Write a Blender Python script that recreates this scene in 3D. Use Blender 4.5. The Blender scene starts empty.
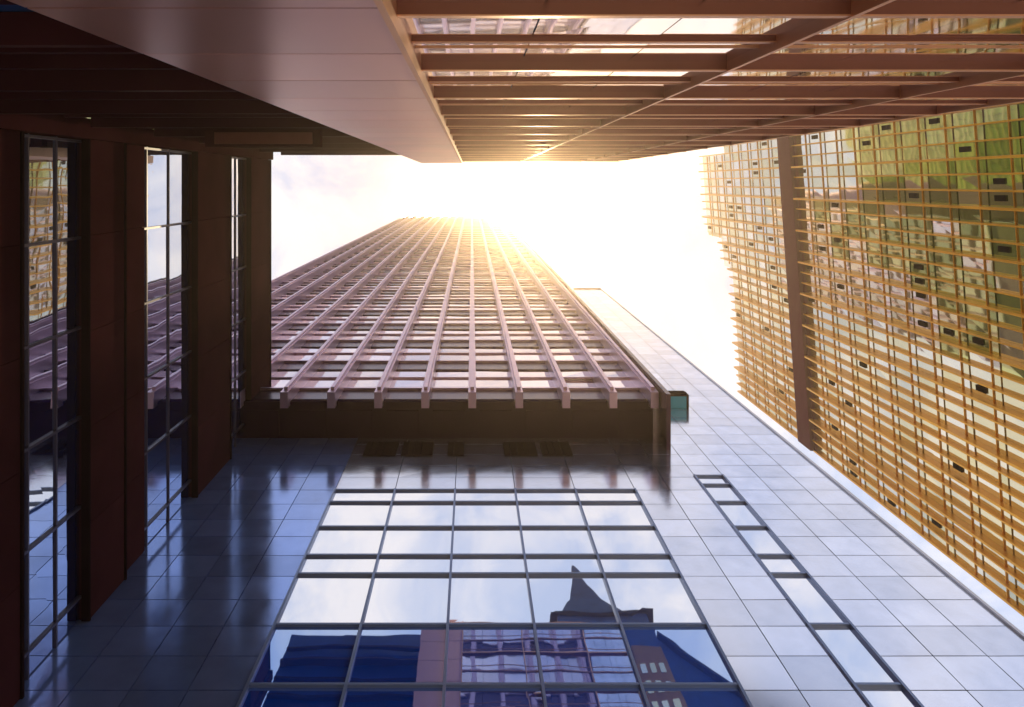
import bpy, math, random
from mathutils import Vector
random.seed(7)
F=700.0; CZ=1.6
scene=bpy.context.scene
scene.view_settings.view_transform='Standard'
scene.view_settings.look='None'
scene.view_settings.exposure=0

# ---------------------------------------------------------------- materials
def mat(name,col,rough=0.4,metal=0.0,var=0.0,noise=0.0,nscale=1.0,bump=0.0,bscale=2.0,spec=0.5,stretch=(1,1,1),col2=None):
    m=bpy.data.materials.new(name); m.use_nodes=True
    nt=m.node_tree; b=nt.nodes['Principled BSDF']
    b.inputs['Roughness'].default_value=rough
    b.inputs['Metallic'].default_value=metal
    b.inputs['Specular IOR Level'].default_value=spec
    c=nt.nodes.new('ShaderNodeRGB'); c.outputs[0].default_value=(*col,1)
    out=c.outputs[0]
    tc=nt.nodes.new('ShaderNodeTexCoord')
    mp=nt.nodes.new('ShaderNodeMapping'); mp.inputs['Scale'].default_value=stretch
    nt.links.new(tc.outputs['Object'],mp.inputs[0])
    at=nt.nodes.new('ShaderNodeAttribute'); at.attribute_name='rnd'
    if col2 is not None:
        mx=nt.nodes.new('ShaderNodeMix'); mx.data_type='RGBA'
        nt.links.new(at.outputs['Fac'],mx.inputs['Factor'])
        nt.links.new(out,mx.inputs['A']); mx.inputs['B'].default_value=(*col2,1)
        out=mx.outputs['Result']
    if var>0:
        mr=nt.nodes.new('ShaderNodeMapRange')
        mr.inputs['To Min'].default_value=1-var; mr.inputs['To Max'].default_value=1.0
        nt.links.new(at.outputs['Fac'],mr.inputs['Value'])
        vm=nt.nodes.new('ShaderNodeVectorMath'); vm.operation='SCALE'
        nt.links.new(out,vm.inputs[0]); nt.links.new(mr.outputs[0],vm.inputs['Scale'])
        out=vm.outputs[0]
    if noise>0:
        n=nt.nodes.new('ShaderNodeTexNoise'); n.inputs['Scale'].default_value=nscale; n.inputs['Detail'].default_value=6
        nt.links.new(mp.outputs[0],n.inputs['Vector'])
        mr=nt.nodes.new('ShaderNodeMapRange'); mr.inputs['From Min'].default_value=.3; mr.inputs['From Max'].default_value=.7
        mr.inputs['To Min'].default_value=1-noise; mr.inputs['To Max'].default_value=1+noise*.3
        nt.links.new(n.outputs['Fac'],mr.inputs['Value'])
        vm=nt.nodes.new('ShaderNodeVectorMath'); vm.operation='SCALE'
        nt.links.new(out,vm.inputs[0]); nt.links.new(mr.outputs[0],vm.inputs['Scale'])
        out=vm.outputs[0]
        r2=nt.nodes.new('ShaderNodeMapRange'); r2.inputs['To Min'].default_value=max(0.0,rough-.06); r2.inputs['To Max'].default_value=rough+.1
        nt.links.new(n.outputs['Fac'],r2.inputs['Value'])
        if rough>.1: nt.links.new(r2.outputs[0],b.inputs['Roughness'])
    nt.links.new(out,b.inputs['Base Color'])
    if bump>0:
        n=nt.nodes.new('ShaderNodeTexNoise'); n.inputs['Scale'].default_value=bscale; n.inputs['Detail'].default_value=1
        nt.links.new(tc.outputs['Object'],n.inputs['Vector'])
        bp=nt.nodes.new('ShaderNodeBump'); bp.inputs['Strength'].default_value=1; bp.inputs['Distance'].default_value=bump
        nt.links.new(n.outputs['Fac'],bp.inputs['Height']); nt.links.new(bp.outputs[0],b.inputs['Normal'])
    return m
def glass(name,tint,body,mirror=.8,**k):
    m=mat(name,tint,metal=1.0,**k)
    nt=m.node_tree; b=nt.nodes['Principled BSDF']
    d=nt.nodes.new('ShaderNodeBsdfDiffuse'); d.inputs['Color'].default_value=(*body,1)
    mx=nt.nodes.new('ShaderNodeMixShader')
    fr=nt.nodes.new('ShaderNodeFresnel'); fr.inputs['IOR'].default_value=1.5
    mr=nt.nodes.new('ShaderNodeMapRange'); mr.inputs['To Min'].default_value=mirror; mr.inputs['To Max'].default_value=1
    nt.links.new(fr.outputs[0],mr.inputs['Value']); nt.links.new(mr.outputs[0],mx.inputs[0])
    nt.links.new(d.outputs[0],mx.inputs[1]); nt.links.new(b.outputs[0],mx.inputs[2])
    nt.links.new(mx.outputs[0],nt.nodes['Material Output'].inputs['Surface'])
    return m

M_panel=mat('podium_stone_panel',(.88,.90,1.0),.12,.86,var=.16,noise=.12,nscale=1.5)
M_panelrefl=mat('podium_blue_reflection_panel',(.36,.52,1.0),.11,.62,var=.25,noise=.15,nscale=1.5)  # dark blue reflection of the left block put into the base colour
M_joint=mat('joint_dark',(.05,.05,.09),.5,.3)
M_glassP=glass('podium_glass',(1.0,1.0,1.0),(.0,.16,.95),mirror=.82,rough=.015,var=.03,bump=.003,bscale=.7)
M_glassPrefl=glass('podium_blue_reflection_glass',(.56,.72,1.0),(.0,.12,.95),mirror=.62,rough=.015,var=.06,bump=.003,bscale=.7)  # tint and body colour imitate a dark blue reflection
M_mull=mat('mullion_metal',(.20,.26,.42),.3,.5)
M_mullL=mat('block_mullion_metal',(.09,.08,.12),.4,.4)
M_dark=mat('dark_bronze',(.025,.014,.018),.8,.0,noise=.3,nscale=.8,spec=.0)
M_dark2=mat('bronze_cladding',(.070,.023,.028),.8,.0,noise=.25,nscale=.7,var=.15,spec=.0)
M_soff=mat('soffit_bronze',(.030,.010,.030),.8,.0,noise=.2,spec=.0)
M_fin=mat('tower_fin_metal',(.64,.44,.54),.3,.65,noise=.15,nscale=.4)
M_spand=mat('tower_spandrel',(.09,.035,.07),.25,.5,var=.3)
M_glassT=glass('tower_glass',(1.0,.88,.93),(.25,.12,.2),mirror=.86,rough=.03,var=.35,bump=.01,bscale=.5)
M_glassL=glass('dark_blue_glass',(.80,.88,1.0),(.01,.04,.22),mirror=.80,rough=.01,var=.12,bump=.004,bscale=.8)
M_pier=mat('pier_panel_metal',(.86,.50,.45),.29,.75,noise=.18,nscale=.5,stretch=(1,1,.3),var=.15)
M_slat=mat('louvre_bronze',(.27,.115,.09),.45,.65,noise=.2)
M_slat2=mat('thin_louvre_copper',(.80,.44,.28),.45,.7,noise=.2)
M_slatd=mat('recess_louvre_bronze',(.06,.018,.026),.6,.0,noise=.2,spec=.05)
M_glassB=glass('louvre_glass',(1.0,.94,.94),(.10,.14,.35),mirror=.9,rough=.03,var=.08,bump=.003,bscale=.8)
M_gold=mat('gold_fin',(1.0,.44,.02),.3,.55,noise=.2,nscale=.3)
M_goldglass=glass('gold_glass',(1.0,.89,.50),(.85,.55,.10),mirror=.74,rough=.03,var=.18,bump=.009,bscale=.35,col2=(1.0,.96,.80))
M_greenrefl=glass('green_reflection_tint_glass',(.80,.82,.26),(.24,.34,.04),mirror=.64,rough=.03,var=.5,bump=.009,bscale=.35,col2=(1.0,.90,.36))  # green reflection painted as a glass tint on the gold tower
M_goldsp=mat('gold_spandrel',(1.0,.80,.34),.3,.6,var=.2)
M_maroon=mat('maroon_louvre',(.13,.012,.035),.7,.0,spec=.0)
M_tick=mat('open_window_dark',(.015,.012,.01),.7,0,spec=.0)
M_green=mat('green_glass',(.24,.38,.06),.3,.1,var=.4)
M_greensp=mat('green_tower_spandrel',(.5,.5,.14),.4,.1,var=.25)
M_brick=mat('brown_brick',(.50,.24,.07),.7,0,noise=.3,nscale=.5)
M_slate=mat('slate_roof',(.02,.05,.14),.9,.0,noise=.3,spec=.0)
M_bluecl=mat('blue_steel_cladding',(.03,.10,.32),.5,.2,noise=.3,spec=.2)
M_teal=mat('teal_glass',(.03,.42,.58),.1,.2)
M_pave=mat('granite_paving',(.45,.43,.43),.6,0,noise=.25,nscale=.4)
M_ground=mat('ground_asphalt',(.06,.06,.06),.8,0,noise=.3,nscale=.2)
M_white=mat('light_metal_trim',(.7,.68,.7),.3,.6)

# ---------------------------------------------------------------- mesh helper
class B:
    def __init__(s): s.v=[];s.f=[];s.r=[]
    def box(s,x0,x1,y0,y1,z0,z1,r=None,jit=0):
        if r is None: r=random.random()
        n=len(s.v)
        for z in (z0,z1):
            for (x,y) in ((x0,y0),(x1,y0),(x1,y1),(x0,y1)):
                s.v.append((x,y,z))
        if jit:
            ax,sgn=jit[0],jit[1]; a=jit[2]
            for i in range(8):
                p=list(s.v[n+i])
                face={('y','-'):(0,1,4,5),('y','+'):(2,3,6,7),('x','+'):(1,2,5,6),('x','-'):(0,3,4,7)}[(ax,sgn)]
                if i in face:
                    k=1 if ax=='y' else 0
                    p[k]+=random.uniform(-a,a)
                s.v[n+i]=tuple(p)
        for q in ((3,2,1,0),(4,5,6,7),(0,1,5,4),(1,2,6,5),(2,3,7,6),(3,0,4,7)):
            s.f.append(tuple(n+i for i in q)); s.r.append(r)
    def quadpoly(s,pts,r=0.5):
        n=len(s.v); s.v+=pts; s.f.append(tuple(range(n,n+len(pts)))); s.r.append(r)
    def prism(s,prof,y0,y1):
        m=len(prof)
        s.quadpoly([(x,y1,z) for x,z in prof]); s.quadpoly([(x,y0,z) for x,z in reversed(prof)])
        for i in range(m):
            a=prof[i]; b=prof[(i+1)%m]
            s.quadpoly([(a[0],y0,a[1]),(b[0],y0,b[1]),(b[0],y1,b[1]),(a[0],y1,a[1])])
    def make(s,name,m,parent=None):
        me=bpy.data.meshes.new(name); me.from_pydata(s.v,[],s.f)
        a=me.attributes.new('rnd','FLOAT','FACE'); a.data.foreach_set('value',s.r)
        me.materials.append(m); me.update()
        o=bpy.data.objects.new(name,me); scene.collection.objects.link(o)
        if parent: o.parent=parent
        return o
def empty(name,loc=(0,0,0),rot=0):
    e=bpy.data.objects.new(name,None); e.location=loc; e.rotation_euler=(0,0,rot)
    scene.collection.objects.link(e); return e
H=lambda h:h+CZ

# ================================================================ office tower with podium (front)
tower=empty('office_tower')
D=10.0
core=B(); core.box(-16.4,12.1,D+.12,30,0,H(27.8)); core.box(7.3,12.1,D+.12,30,H(27.8),H(66))
core.box(7.3,9.6,D+.12,30,H(66),H(84)); core.box(7.3,8.9,D+.12,30,H(84),H(98))
core.make('podium_core',M_joint,tower)
w=1.955; x0=-4.46
winx=[x0+w*k for k in range(6)]
winh=[22.8,21.94,20.35,18.8,17.9,15.84,13.94,12.2,11.3,9.4,7.4,5.6]
pan=B(); g=0.011
def panel(xa,xb,za,zb):
    pan.box(xa+g,xb-g,D,D+.1,H(za)+g,H(zb)-g,jit=('y','-',.003))
hh=[27.8-1.0*k for k in range(28)]
def fillcols(cols,levels):
    for a,b in zip(cols[:-1],cols[1:]):
        for t,bt in zip(levels[:-1],levels[1:]):
            panel(a,b,bt,t)
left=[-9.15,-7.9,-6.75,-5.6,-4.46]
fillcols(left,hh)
pan.make('podium_blue_reflection_panels',M_panelrefl,tower); pan=B()
midtop=[27.8,26.8,25.8,24.8,23.8,22.8]
fillcols([x0+w*k/1.0 for k in range(6)],midtop)
fillcols([5.315,6.45,7.6],hh)
fillcols([8.57,9.75,10.9,12.1],hh)
fillcols([7.6,8.57],[27.8,26.8,25.8,24.8,23.9])
for a,b in zip([7.4,8.57,9.75,10.9],[8.57,9.75,10.9,12.1]):
    for k in range(38):
        panel(a,b,27.8+k,28.8+k)
for k in range(18): panel(7.4,8.5,65.8+k,66.8+k); panel(8.5,9.6,65.8+k,66.8+k)
for k in range(14): panel(7.4,8.9,83.8+k,84.8+k)
fillcols(winx,[5.6,4.5,3.5,2.5,1.5,.5,-.5,-1.55])
pan.make('podium_panels',M_panel,tower)
gl=B(); glb=B(); mu=B()
for a,b in zip(winx[:-1],winx[1:]):
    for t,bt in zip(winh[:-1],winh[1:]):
        (gl if t>15.9 else glb).box(a+.03,b-.03,D+.03,D+.11,H(bt)+.03,H(t)-.03,jit=('y','-',.003))  # lower rows take the glass with the blue reflection painted in
for x in winx: mu.box(x-.03,x+.03,D-.05,D+.1,H(5.6),H(22.8)+.04)
for z in winh: mu.box(x0-.03,winx[-1]+.03,D-.035,D+.09,H(z)-.03,H(z)+.03)
sh=[23.9,23.2,21.94,20.35,18.8,17.9,15.84,13.94,12.2,10.5,8.5,6.5,4.5,2.5,.5,-1.5]
for t,bt in zip(sh[:-1],sh[1:]):
    gl.box(7.63,8.54,D+.03,D+.11,H(bt)+.03,H(t)-.03,jit=('y','-',.003))
for x in (7.6,8.57): mu.box(x-.03,x+.03,D-.05,D+.1,H(-1.55),H(23.9)+.04)
for z in sh: mu.box(7.57,8.6,D-.035,D+.09,H(z)-.03,H(z)+.03)
gl.make('podium_windows',M_glassP,tower); glb.make('podium_blue_reflection_windows',M_glassPrefl,tower); mu.make('podium_mullions',M_mull,tower)
vg=B(); vf=B()  # dark boxes on the wall, shaped to imitate reflected soffit slots
for a,b in ((-4.0,-2.8),(-2.6,-1.45),(-.9,-.3),(1.2,2.4),(2.6,3.7)):
    vg.box(a,b,D-.06,D-.003,H(25.6),H(26.9))
    for j in range(int((b-a)/.25)-1): vf.box(a+.2+j*.25,a+.23+j*.25,D-.08,D-.062,H(25.62),H(26.88))
vg.make('soffit_reflection_slots',M_dark,tower); vf.make('reflection_slot_bars',M_spand,tower)
cap=B(); cap.box(9.6,12.2,D-.1,30.1,H(66),H(66.4)); cap.box(8.9,9.7,D-.1,30.1,H(84),H(84.4)); cap.box(7.25,9.0,D-.1,30.1,H(98),H(98.4))
cap.box(12.1,12.18,D-.06,D+.4,0,H(66.4))
cap.make('wing_coping',M_white,tower)
# ---- tower shaft plane Y=8.6
T=8.6; XL=-16.4; XR=7.3; hb=27.8; ht=172.0; fl=4.45
sb=B(); sb.box(XL,XR,T+.14,32,H(hb)+.01,H(ht)); sb.make('shaft_core',M_glassT,tower)
so=B()
nfin=13; sp=(XR-XL)/nfin
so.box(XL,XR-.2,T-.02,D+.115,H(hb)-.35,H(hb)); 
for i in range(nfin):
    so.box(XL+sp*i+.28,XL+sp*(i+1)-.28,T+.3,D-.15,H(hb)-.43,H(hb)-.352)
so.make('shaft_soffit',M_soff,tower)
fins=B(); 
for i in range(nfin+1):
    x=XL+sp*i
    if i==nfin: x-=.22
    fins.box(x-.15,x+.15,T-.5,T+.12,H(hb)-.7,H(ht)+.6)
    fins.box(x-.07,x+.07,T-.62,T-.5,H(hb)-.4,H(ht)+.6)
for j in range(12):
    y=T+1.8+1.83*j; fins.box(XR+.005,XR+.35,y-.15,y+.15,H(66.5) if y>9.9 else H(99),H(ht)+.6)
fins.make('shaft_fins',M_fin,tower)
fins=B(); fins.box(XR-.02,XR+.14,T-.7,D+.0,H(hb)-1.6,H(ht)+1.0)
fins.make('shaft_corner_blade',M_spand,tower)
spn=B(); gt=B(); tr=B()
z=hb+.0
while z+fl<=ht+.1:
    for i in range(nfin):
        a=XL+sp*i+.15; b=XL+sp*(i+1)-.15
        spn.box(a,b,T-.02,T+.1,H(z),H(z)+1.15)
        jj=('y','-',.012)
        if random.random()<.05: gt.box(a,b,T+.10,T+.12,H(z)+1.2,H(z)+3.1,r=0)
        else: gt.box(a,b,T+.04,T+.12,H(z)+1.2,H(z)+3.1,jit=jj)
        gt.box(a,b,T+.04,T+.12,H(z)+3.16,H(z)+fl,jit=jj)
    if z>98: spn.box(XR+.004,XR+.12,D+.3,31.9,H(z),H(z)+1.15)
    tr.box(XL,XR-.1,T-.12,T+.02,H(z)+1.15,H(z)+1.26)
    tr.box(XL,XR-.1,T-.03,T+.05,H(z)+3.09,H(z)+3.17)
    z+=fl
tr.box(XL-.1,XR+.1,T-.3,T+.2,H(ht),H(ht)+1.5)
spn.make('shaft_spandrels',M_spand,tower); gt.make('shaft_windows',M_glassT,tower); tr.make('shaft_sills',M_fin,tower)
tb=B(); tb.box(8.0,9.5,9.45,9.99,H(31),H(31.5)); tb.make('glass_lightbox',M_teal,tower)
tb=B(); tb.box(7.93,9.57,9.38,9.99,H(31.5)+.005,H(31.62)); tb.box(7.9,7.995,9.38,9.99,H(30.98),H(31.5)); tb.box(9.505,9.6,9.38,9.99,H(30.98),H(31.5)); tb.box(8.0,9.5,9.36,9.445,H(30.98),H(31.5)); tb.make('lightbox_frame',M_dark,tower)

# ================================================================ left building
lb=empty('glass_office_block')
c=B(); c.box(-30,-9.1,-1.0,D+.1,0,H(30.2)); c.make('block_core',M_joint,lb)
Y0,Y1=-1.0,D-.01
cl=B()
def band(z0,z1,xf):
    n=5; st=(Y1-Y0)/n
    for i in range(n):
        cl.box(-9.2,xf,Y0+st*i+.006,Y0+st*(i+1)-.006,H(z0),H(z1))
band(-1.6,.4,-8.75); band(5.6,7.6,-8.75); band(11.2,13.55,-8.75)
band(16.0,17.6,-8.75); band(17.63,19.0,-8.89)
band(22.27,25.3,-8.75); band(27.66,30.3,-8.75)
cl.box(-9.7,-8.6,-1.45,-1.003,0,H(30.3))
cl.make('block_cladding_bands',M_dark2,lb)
ed=B()
for zz in (17.6,25.3,30.3,13.55): ed.box(-9.2,-8.70,Y0,Y1,H(zz)+.002,H(zz)+.06)
for zz in (16.0,22.27,27.66): ed.box(-8.9,-8.71,Y0,Y1,H(zz)-.05,H(zz)-.002)
ed.make('block_band_edges',M_dark,lb)
gL=B(); mL=B(); mz=[Y0+.05,1.25,3.3,5.35,7.4,9.45,Y1]
for (a,b,mids) in ((.4,5.6,(2,3.8)),(7.6,11.2,(9.4,)),(13.55,16.0,(14.1,15.06)),(19.0,22.27,(19.25,20.65)),(25.3,27.66,(26.5,))):
    lv=[a,*mids,b]
    for p,q in zip(lv[:-1],lv[1:]):
        for y,y2 in zip(mz[:-1],mz[1:]):
            gL.box(-9.1,-8.97,y+.02,y2-.02,H(p)+.02,H(q)-.02,jit=('x','+',.006))
    for z in mids: mL.box(-9.05,-8.93,Y0,Y1,H(z)-.025,H(z)+.025)
    for y in mz[:-1]: mL.box(-9.05,-8.92,y-.03,y+.03,H(a),H(b))
gL.make('block_windows',M_glassL,lb); mL.make('block_mullions',M_mullL,lb)

# ================================================================ louvred building (top)
tbd=empty('louvred_office_building')
E=1.1; HT=33.5
c=B(); c.box(-2.3,7.0,-16,-E-.06,0,H(HT)); c.box(-8.6,-2.3,-16,-1.56,0,H(HT)); c.make('louvred_core',M_bluecl,tbd)
gB=B(); sB=B(); vB=B(); tB=B()
s=1.04; z=-.9; k=0
mx=[-.5,.45,1.4,2.33,3.3,4.25,5.17,6.1,7.0]
while z<HT-.2:
    for a,b in zip(mx[:-1],mx[1:]):
        gB.box(a+.006,b-.006,-E-.06,-E,H(z)+.03,H(min(z+s,HT))-.03,jit=('y','+',.002))
    if k%2: sB.box(-.5,7.04,-E-.05,-E+.07,H(z)-.03,H(z)+.03)
    else: sB.box(-.5,7.04,-E-.05,-E+.025,H(z)-.02,H(z)+.02)
    tB.box(-.5,7.02,-E-.05,-E+.012,H(z)+.3,H(z)+.32)
    tB.box(-.5,7.045,-E+.0705 if k%2 else -E+.0255,-E+.08 if k%2 else -E+.031,H(z)-.03,H(z)+.035)
    z+=s; k+=1
sB.box(-.5,7.05,-E-.3,-E+.08,H(HT)-.05,H(HT)+.1)
for x in (2.33,5.17): vB.box(x-.018,x+.018,-E-.02,-E+.088,0,H(HT)+.1)
vB.box(6.98,7.03,-E-.5,-E+.065,0,H(HT))
gB.make('louvred_windows',M_glassB,tbd)
vB.make('louvred_mullions',M_slat2,tbd)
sB.make('louvres',M_slat,tbd); tB.make('louvre_edge_trims',M_slat2,tbd)
P=B(); z=-1.6
while z<HT:
    P.box(-2.42,-.504,-1.3,-.95,H(z)+.01,H(min(z+1.35,HT))-.01,jit=('y','+',.001)); z+=1.35
P.make('pier_panels',M_pier,tbd)
p2=B(); p2.box(-2.41,-.515,-1.29,-.965,0,H(HT)-.01); p2.make('pier_core',M_joint,tbd)
p3=B(); p3.box(-.503,-.46,-1.16,-.93,0,H(HT)+.03); p3.make('pier_edge_trim',M_slat2,tbd)
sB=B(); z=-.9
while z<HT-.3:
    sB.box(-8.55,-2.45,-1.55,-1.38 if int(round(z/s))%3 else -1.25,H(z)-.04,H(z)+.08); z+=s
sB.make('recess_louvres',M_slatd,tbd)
cn=B(); cn.box(-6.87,-3.9,-1.37,-.93,H(18),H(18.25)); cn.make('canopy_slab',M_dark2,tbd)
cn=B(); cn.box(-6.6,-4.1,-1.3,-1.0,H(17.93),H(17.998)); cn.make('canopy_panel',M_slat,tbd)

# ================================================================ gold residential tower
G=40.0
gt_=empty('gold_residential_tower',(G,0,0),-math.atan(.07))
ya,yb=-5.9,33.0; bay=1.3; nb=int(round((yb-ya)/bay)); bay=(yb-ya)/nb
flr=3.5; top=112.0; nf=int((top+CZ)/flr)
def topat(y):
    if -4.5<y<9: return 3
    if 9<=y<13: return 1
    return 0
core=B()
core.box(.25,28,ya,yb,0,nf*flr); core.box(.25,20,-4.4,9,nf*flr,(nf+3)*flr); core.box(.25,20,9,12.9,nf*flr,(nf+1)*flr)
core.make('core',M_goldsp,gt_)
gg=B(); ggr=B(); gf=B(); gs=B(); tk=B(); mr=B()
mfl=[int((88+CZ)/flr)]
for i in range(nb):
    y=ya+bay*i; nn=nf+topat(y+bay/2)
    for k in range(nn):
        z=k*flr
        if k in mfl: continue
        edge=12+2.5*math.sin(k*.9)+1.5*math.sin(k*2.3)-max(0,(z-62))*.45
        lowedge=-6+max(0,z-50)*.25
        grn=(z<84 and lowedge<y<edge and random.random()<.8)  # ragged zone where the green reflection is painted in
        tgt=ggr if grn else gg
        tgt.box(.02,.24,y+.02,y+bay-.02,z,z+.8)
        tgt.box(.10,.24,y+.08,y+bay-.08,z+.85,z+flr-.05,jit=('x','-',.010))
        if random.random()<.12:
            tk.box(-.02,.09,y+.35,y+.8,z+1.7,z+2.8)
    gf.box(-.36 if i%3 else -.62,.2,y-.07,y+.07 if i%3 else y+.14,0,nn*flr+.4)
for k in range(nf+3):
    z=k*flr
    y0,y1=(ya,yb) if k<nf else ((-4.4,12.9) if k<nf+1 else (-4.4,9))
    gf.box(-.08,.01,y0,y1,z+.79,z+.85)
for k in mfl:
    z=k*flr
    for j in range(9): mr.box(-.66,.2,ya,yb,z+.2+j*.38,z+.5+j*.38)
    mr.box(-.2,.24,ya,yb,z-.1,z+flr)
gf.box(-.3,.3,yb-.1,yb+.1,0,nf*flr+.4)
for i in range(5):
    y=random.uniform(ya+1,yb-2); hz=nf*flr if not -4.4<y<12.9 else (nf+3)*flr if y<8 else (nf+1)*flr
    gs.box(.5,2.5,y,y+random.uniform(.5,1.8),hz,hz+random.uniform(.8,2.0))
gg.make('windows',M_goldglass,gt_); ggr.make('green_reflection_windows',M_greenrefl,gt_); gf.make('fins',M_gold,gt_); gs.make('roof_units',M_goldsp,gt_); tk.make('open_windows',M_tick,gt_); mr.make('mechanical_floor',M_maroon,gt_)

# ================================================================ green tower beyond the left block
gr=empty('green_glass_tower',(-105,0,0))
q=B(); q.box(-30,-.3,-40,62,0,340); q.make('core',M_joint,gr)
q=B(); q2=B()
for k in range(85):
    for j in range(20):
        q.box(-.3,0,-40+5*j+.15,-40+5*j+4.85,k*4+1,k*4+3.9)
    q2.box(-.3,.15,-40,60,k*4+.0,k*4+.96)
q.make('windows',M_green,gr); q2.make('spandrels',M_greensp,gr)

# ================================================================ pyramid-roofed tower behind the louvred building
py=empty('pyramid_roofed_tower',(12.1,-26,0))
q=B(); q.box(-4.2,4.2,-6,6,0,H(65)); q.prism([(4.22,0),(14,0),(14,H(49)),(8.8,H(54.5)),(4.22,H(61.5))],-9,5.9)
q.make('walls',M_bluecl,py)
q=B(); q.box(1.4,4.1,6.003,6.3,0,H(60)); q.make('brick_bay',M_brick,py)
q=B()
for k in range(29):
    for j in range(3): q.box(1.65+j*.8,2.1+j*.8,6.31,6.36,k*2.05+1,k*2.05+2.1)
q.make('windows',M_goldglass,py)
q=B()
def pyr(rx,ry,z0,z1,t=.3,cx=0,cy=0):
    a=[(cx-rx,cy-ry,z0),(cx+rx,cy-ry,z0),(cx+rx,cy+ry,z0),(cx-rx,cy+ry,z0)]; b=[(cx-t,cy-t,z1),(cx+t,cy-t,z1),(cx+t,cy+t,z1),(cx-t,cy+t,z1)]
    for i in range(4): q.quadpoly([a[i],a[(i+1)%4],b[(i+1)%4],b[i]])
    q.quadpoly(b)
pyr(4.9,6.5,H(65),H(69.5),t=3.4); pyr(3.4,3.4,H(69.5),H(75),t=1.7); pyr(1.7,1.7,H(75),H(84),t=.1)
q.prism([(4.3,H(61.53)),(8.8,H(54.53)),(14.3,H(48.9)),(14.3,H(49.4)),(8.8,H(55.1)),(4.3,H(62.1))],-9.2,6.3)
q.make('slate_roof',M_slate,py)

# ================================================================ ground
q=B(); q.box(-3000,3000,-3000,3000,-.5,-.14); q.make('ground',M_ground)
q=B()
for i in range(-10,14):
    for j in range(-5,12):
        q.box(i*3+.01,i*3+2.99,j*3+.01,j*3+2.99,-.2,0)
q.make('plaza_pavement',M_pave)

# ================================================================ sky + sun
sd=Vector((68,18,700)).normalized()
el=math.asin(sd.z); az=math.atan2(sd.x,sd.y)
wd=bpy.data.worlds.new("World"); scene.world=wd; wd.use_nodes=True
nt=wd.node_tree; bg=nt.nodes['Background']; bg.inputs['Strength'].default_value=.13
sky=nt.nodes.new('ShaderNodeTexSky'); sky.sky_type='NISHITA'; sky.sun_disc=False
sky.sun_elevation=el; sky.sun_rotation=az; sky.dust_density=.3
tc=nt.nodes.new('ShaderNodeTexCoord')
n=nt.nodes.new('ShaderNodeTexNoise'); n.inputs['Scale'].default_value=7.0; n.inputs['Detail'].default_value=8; n.inputs['Roughness'].default_value=.58; n.inputs['Distortion'].default_value=.5
nt.links.new(tc.outputs['Generated'],n.inputs['Vector'])
cr=nt.nodes.new('ShaderNodeMapRange'); cr.inputs['From Min'].default_value=.40; cr.inputs['From Max'].default_value=.62; cr.inputs['To Min'].default_value=0; cr.inputs['To Max'].default_value=1.0
nt.links.new(n.outputs['Fac'],cr.inputs['Value'])
cc=nt.nodes.new('ShaderNodeMix'); cc.data_type='RGBA'; cc.inputs['A'].default_value=(4.5,5.4,7.6,1); cc.inputs['B'].default_value=(8.6,8.3,8.6,1)
nt.links.new(cr.outputs[0],cc.inputs['Factor'])
mx_=nt.nodes.new('ShaderNodeMix'); mx_.data_type='RGBA'; mx_.inputs['Factor'].default_value=.94
nt.links.new(sky.outputs[0],mx_.inputs['A']); nt.links.new(cc.outputs['Result'],mx_.inputs['B'])
dp=nt.nodes.new('ShaderNodeVectorMath'); dp.operation='DOT_PRODUCT'; dp.inputs[1].default_value=sd
nm=nt.nodes.new('ShaderNodeVectorMath'); nm.operation='NORMALIZE'; nt.links.new(tc.outputs['Generated'],nm.inputs[0])
nt.links.new(nm.outputs[0],dp.inputs[0])
mxx=nt.nodes.new('ShaderNodeMath'); mxx.operation='MAXIMUM'; mxx.inputs[1].default_value=0; nt.links.new(dp.outputs['Value'],mxx.inputs[0])
prev=mx_.outputs['Result']
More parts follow.
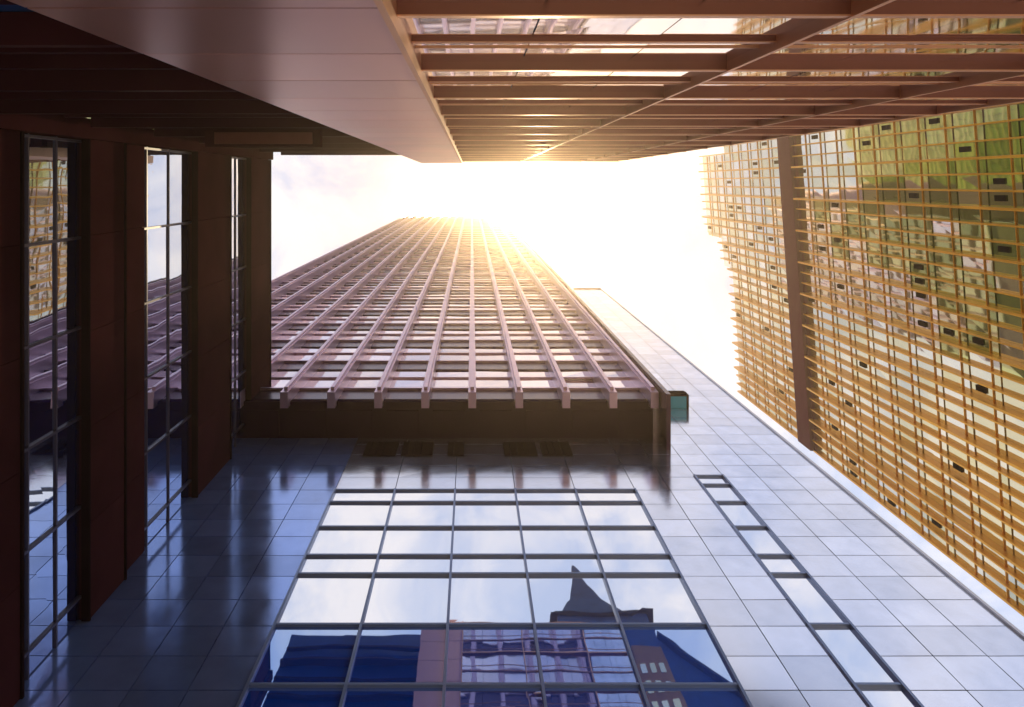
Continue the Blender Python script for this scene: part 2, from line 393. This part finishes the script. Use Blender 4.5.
for (p,colr) in ((24,(-3.6,-3.6,-4.3)),(160,(2.5,1.2,-2.0)),(900,(15,11,3))):
    pw=nt.nodes.new('ShaderNodeMath'); pw.operation='POWER'; pw.inputs[1].default_value=p; nt.links.new(mxx.outputs[0],pw.inputs[0])
    sc=nt.nodes.new('ShaderNodeVectorMath'); sc.operation='SCALE'; sc.inputs[0].default_value=colr; nt.links.new(pw.outputs[0],sc.inputs['Scale'])
    ad=nt.nodes.new('ShaderNodeVectorMath'); ad.operation='ADD'; nt.links.new(prev,ad.inputs[0]); nt.links.new(sc.outputs[0],ad.inputs[1]); prev=ad.outputs[0]
clampz=nt.nodes.new('ShaderNodeVectorMath'); clampz.operation='MAXIMUM'; clampz.inputs[1].default_value=(.2,.2,.2)
nt.links.new(prev,clampz.inputs[0]); nt.links.new(clampz.outputs[0],bg.inputs['Color'])
L=bpy.data.lights.new('sun','SUN'); L.energy=5; L.angle=math.radians(.5); L.color=(1,.76,.44)
lo=bpy.data.objects.new('sun',L); scene.collection.objects.link(lo); lo.rotation_euler=sd.to_track_quat('Z','Y').to_euler(); lo.location=(20,0,150)

# haze
hz=B(); hz.box(-60,75,-45,60,-.05,230)
m=bpy.data.materials.new('haze'); m.use_nodes=True; nn=m.node_tree; nn.nodes.remove(nn.nodes['Principled BSDF'])
vs=nn.nodes.new('ShaderNodeVolumeScatter'); vs.inputs['Density'].default_value=.00085; vs.inputs['Anisotropy'].default_value=.89; vs.inputs['Color'].default_value=(1,.80,.62,1)
nn.links.new(vs.outputs[0],nn.nodes['Material Output'].inputs['Volume'])
hz.make('haze',m)

# ================================================================ camera
cd=bpy.data.cameras.new('camera'); cam=bpy.data.objects.new('camera',cd); scene.collection.objects.link(cam)
cam.location=(0,0,CZ); cam.rotation_euler=(math.pi,0,0)
cd.sensor_width=36; cd.lens=F/1024*36
cd.shift_x=(512-472)/1024; cd.shift_y=-(353.5-183)/1024
cd.clip_start=.05; cd.clip_end=10000
scene.camera=cam
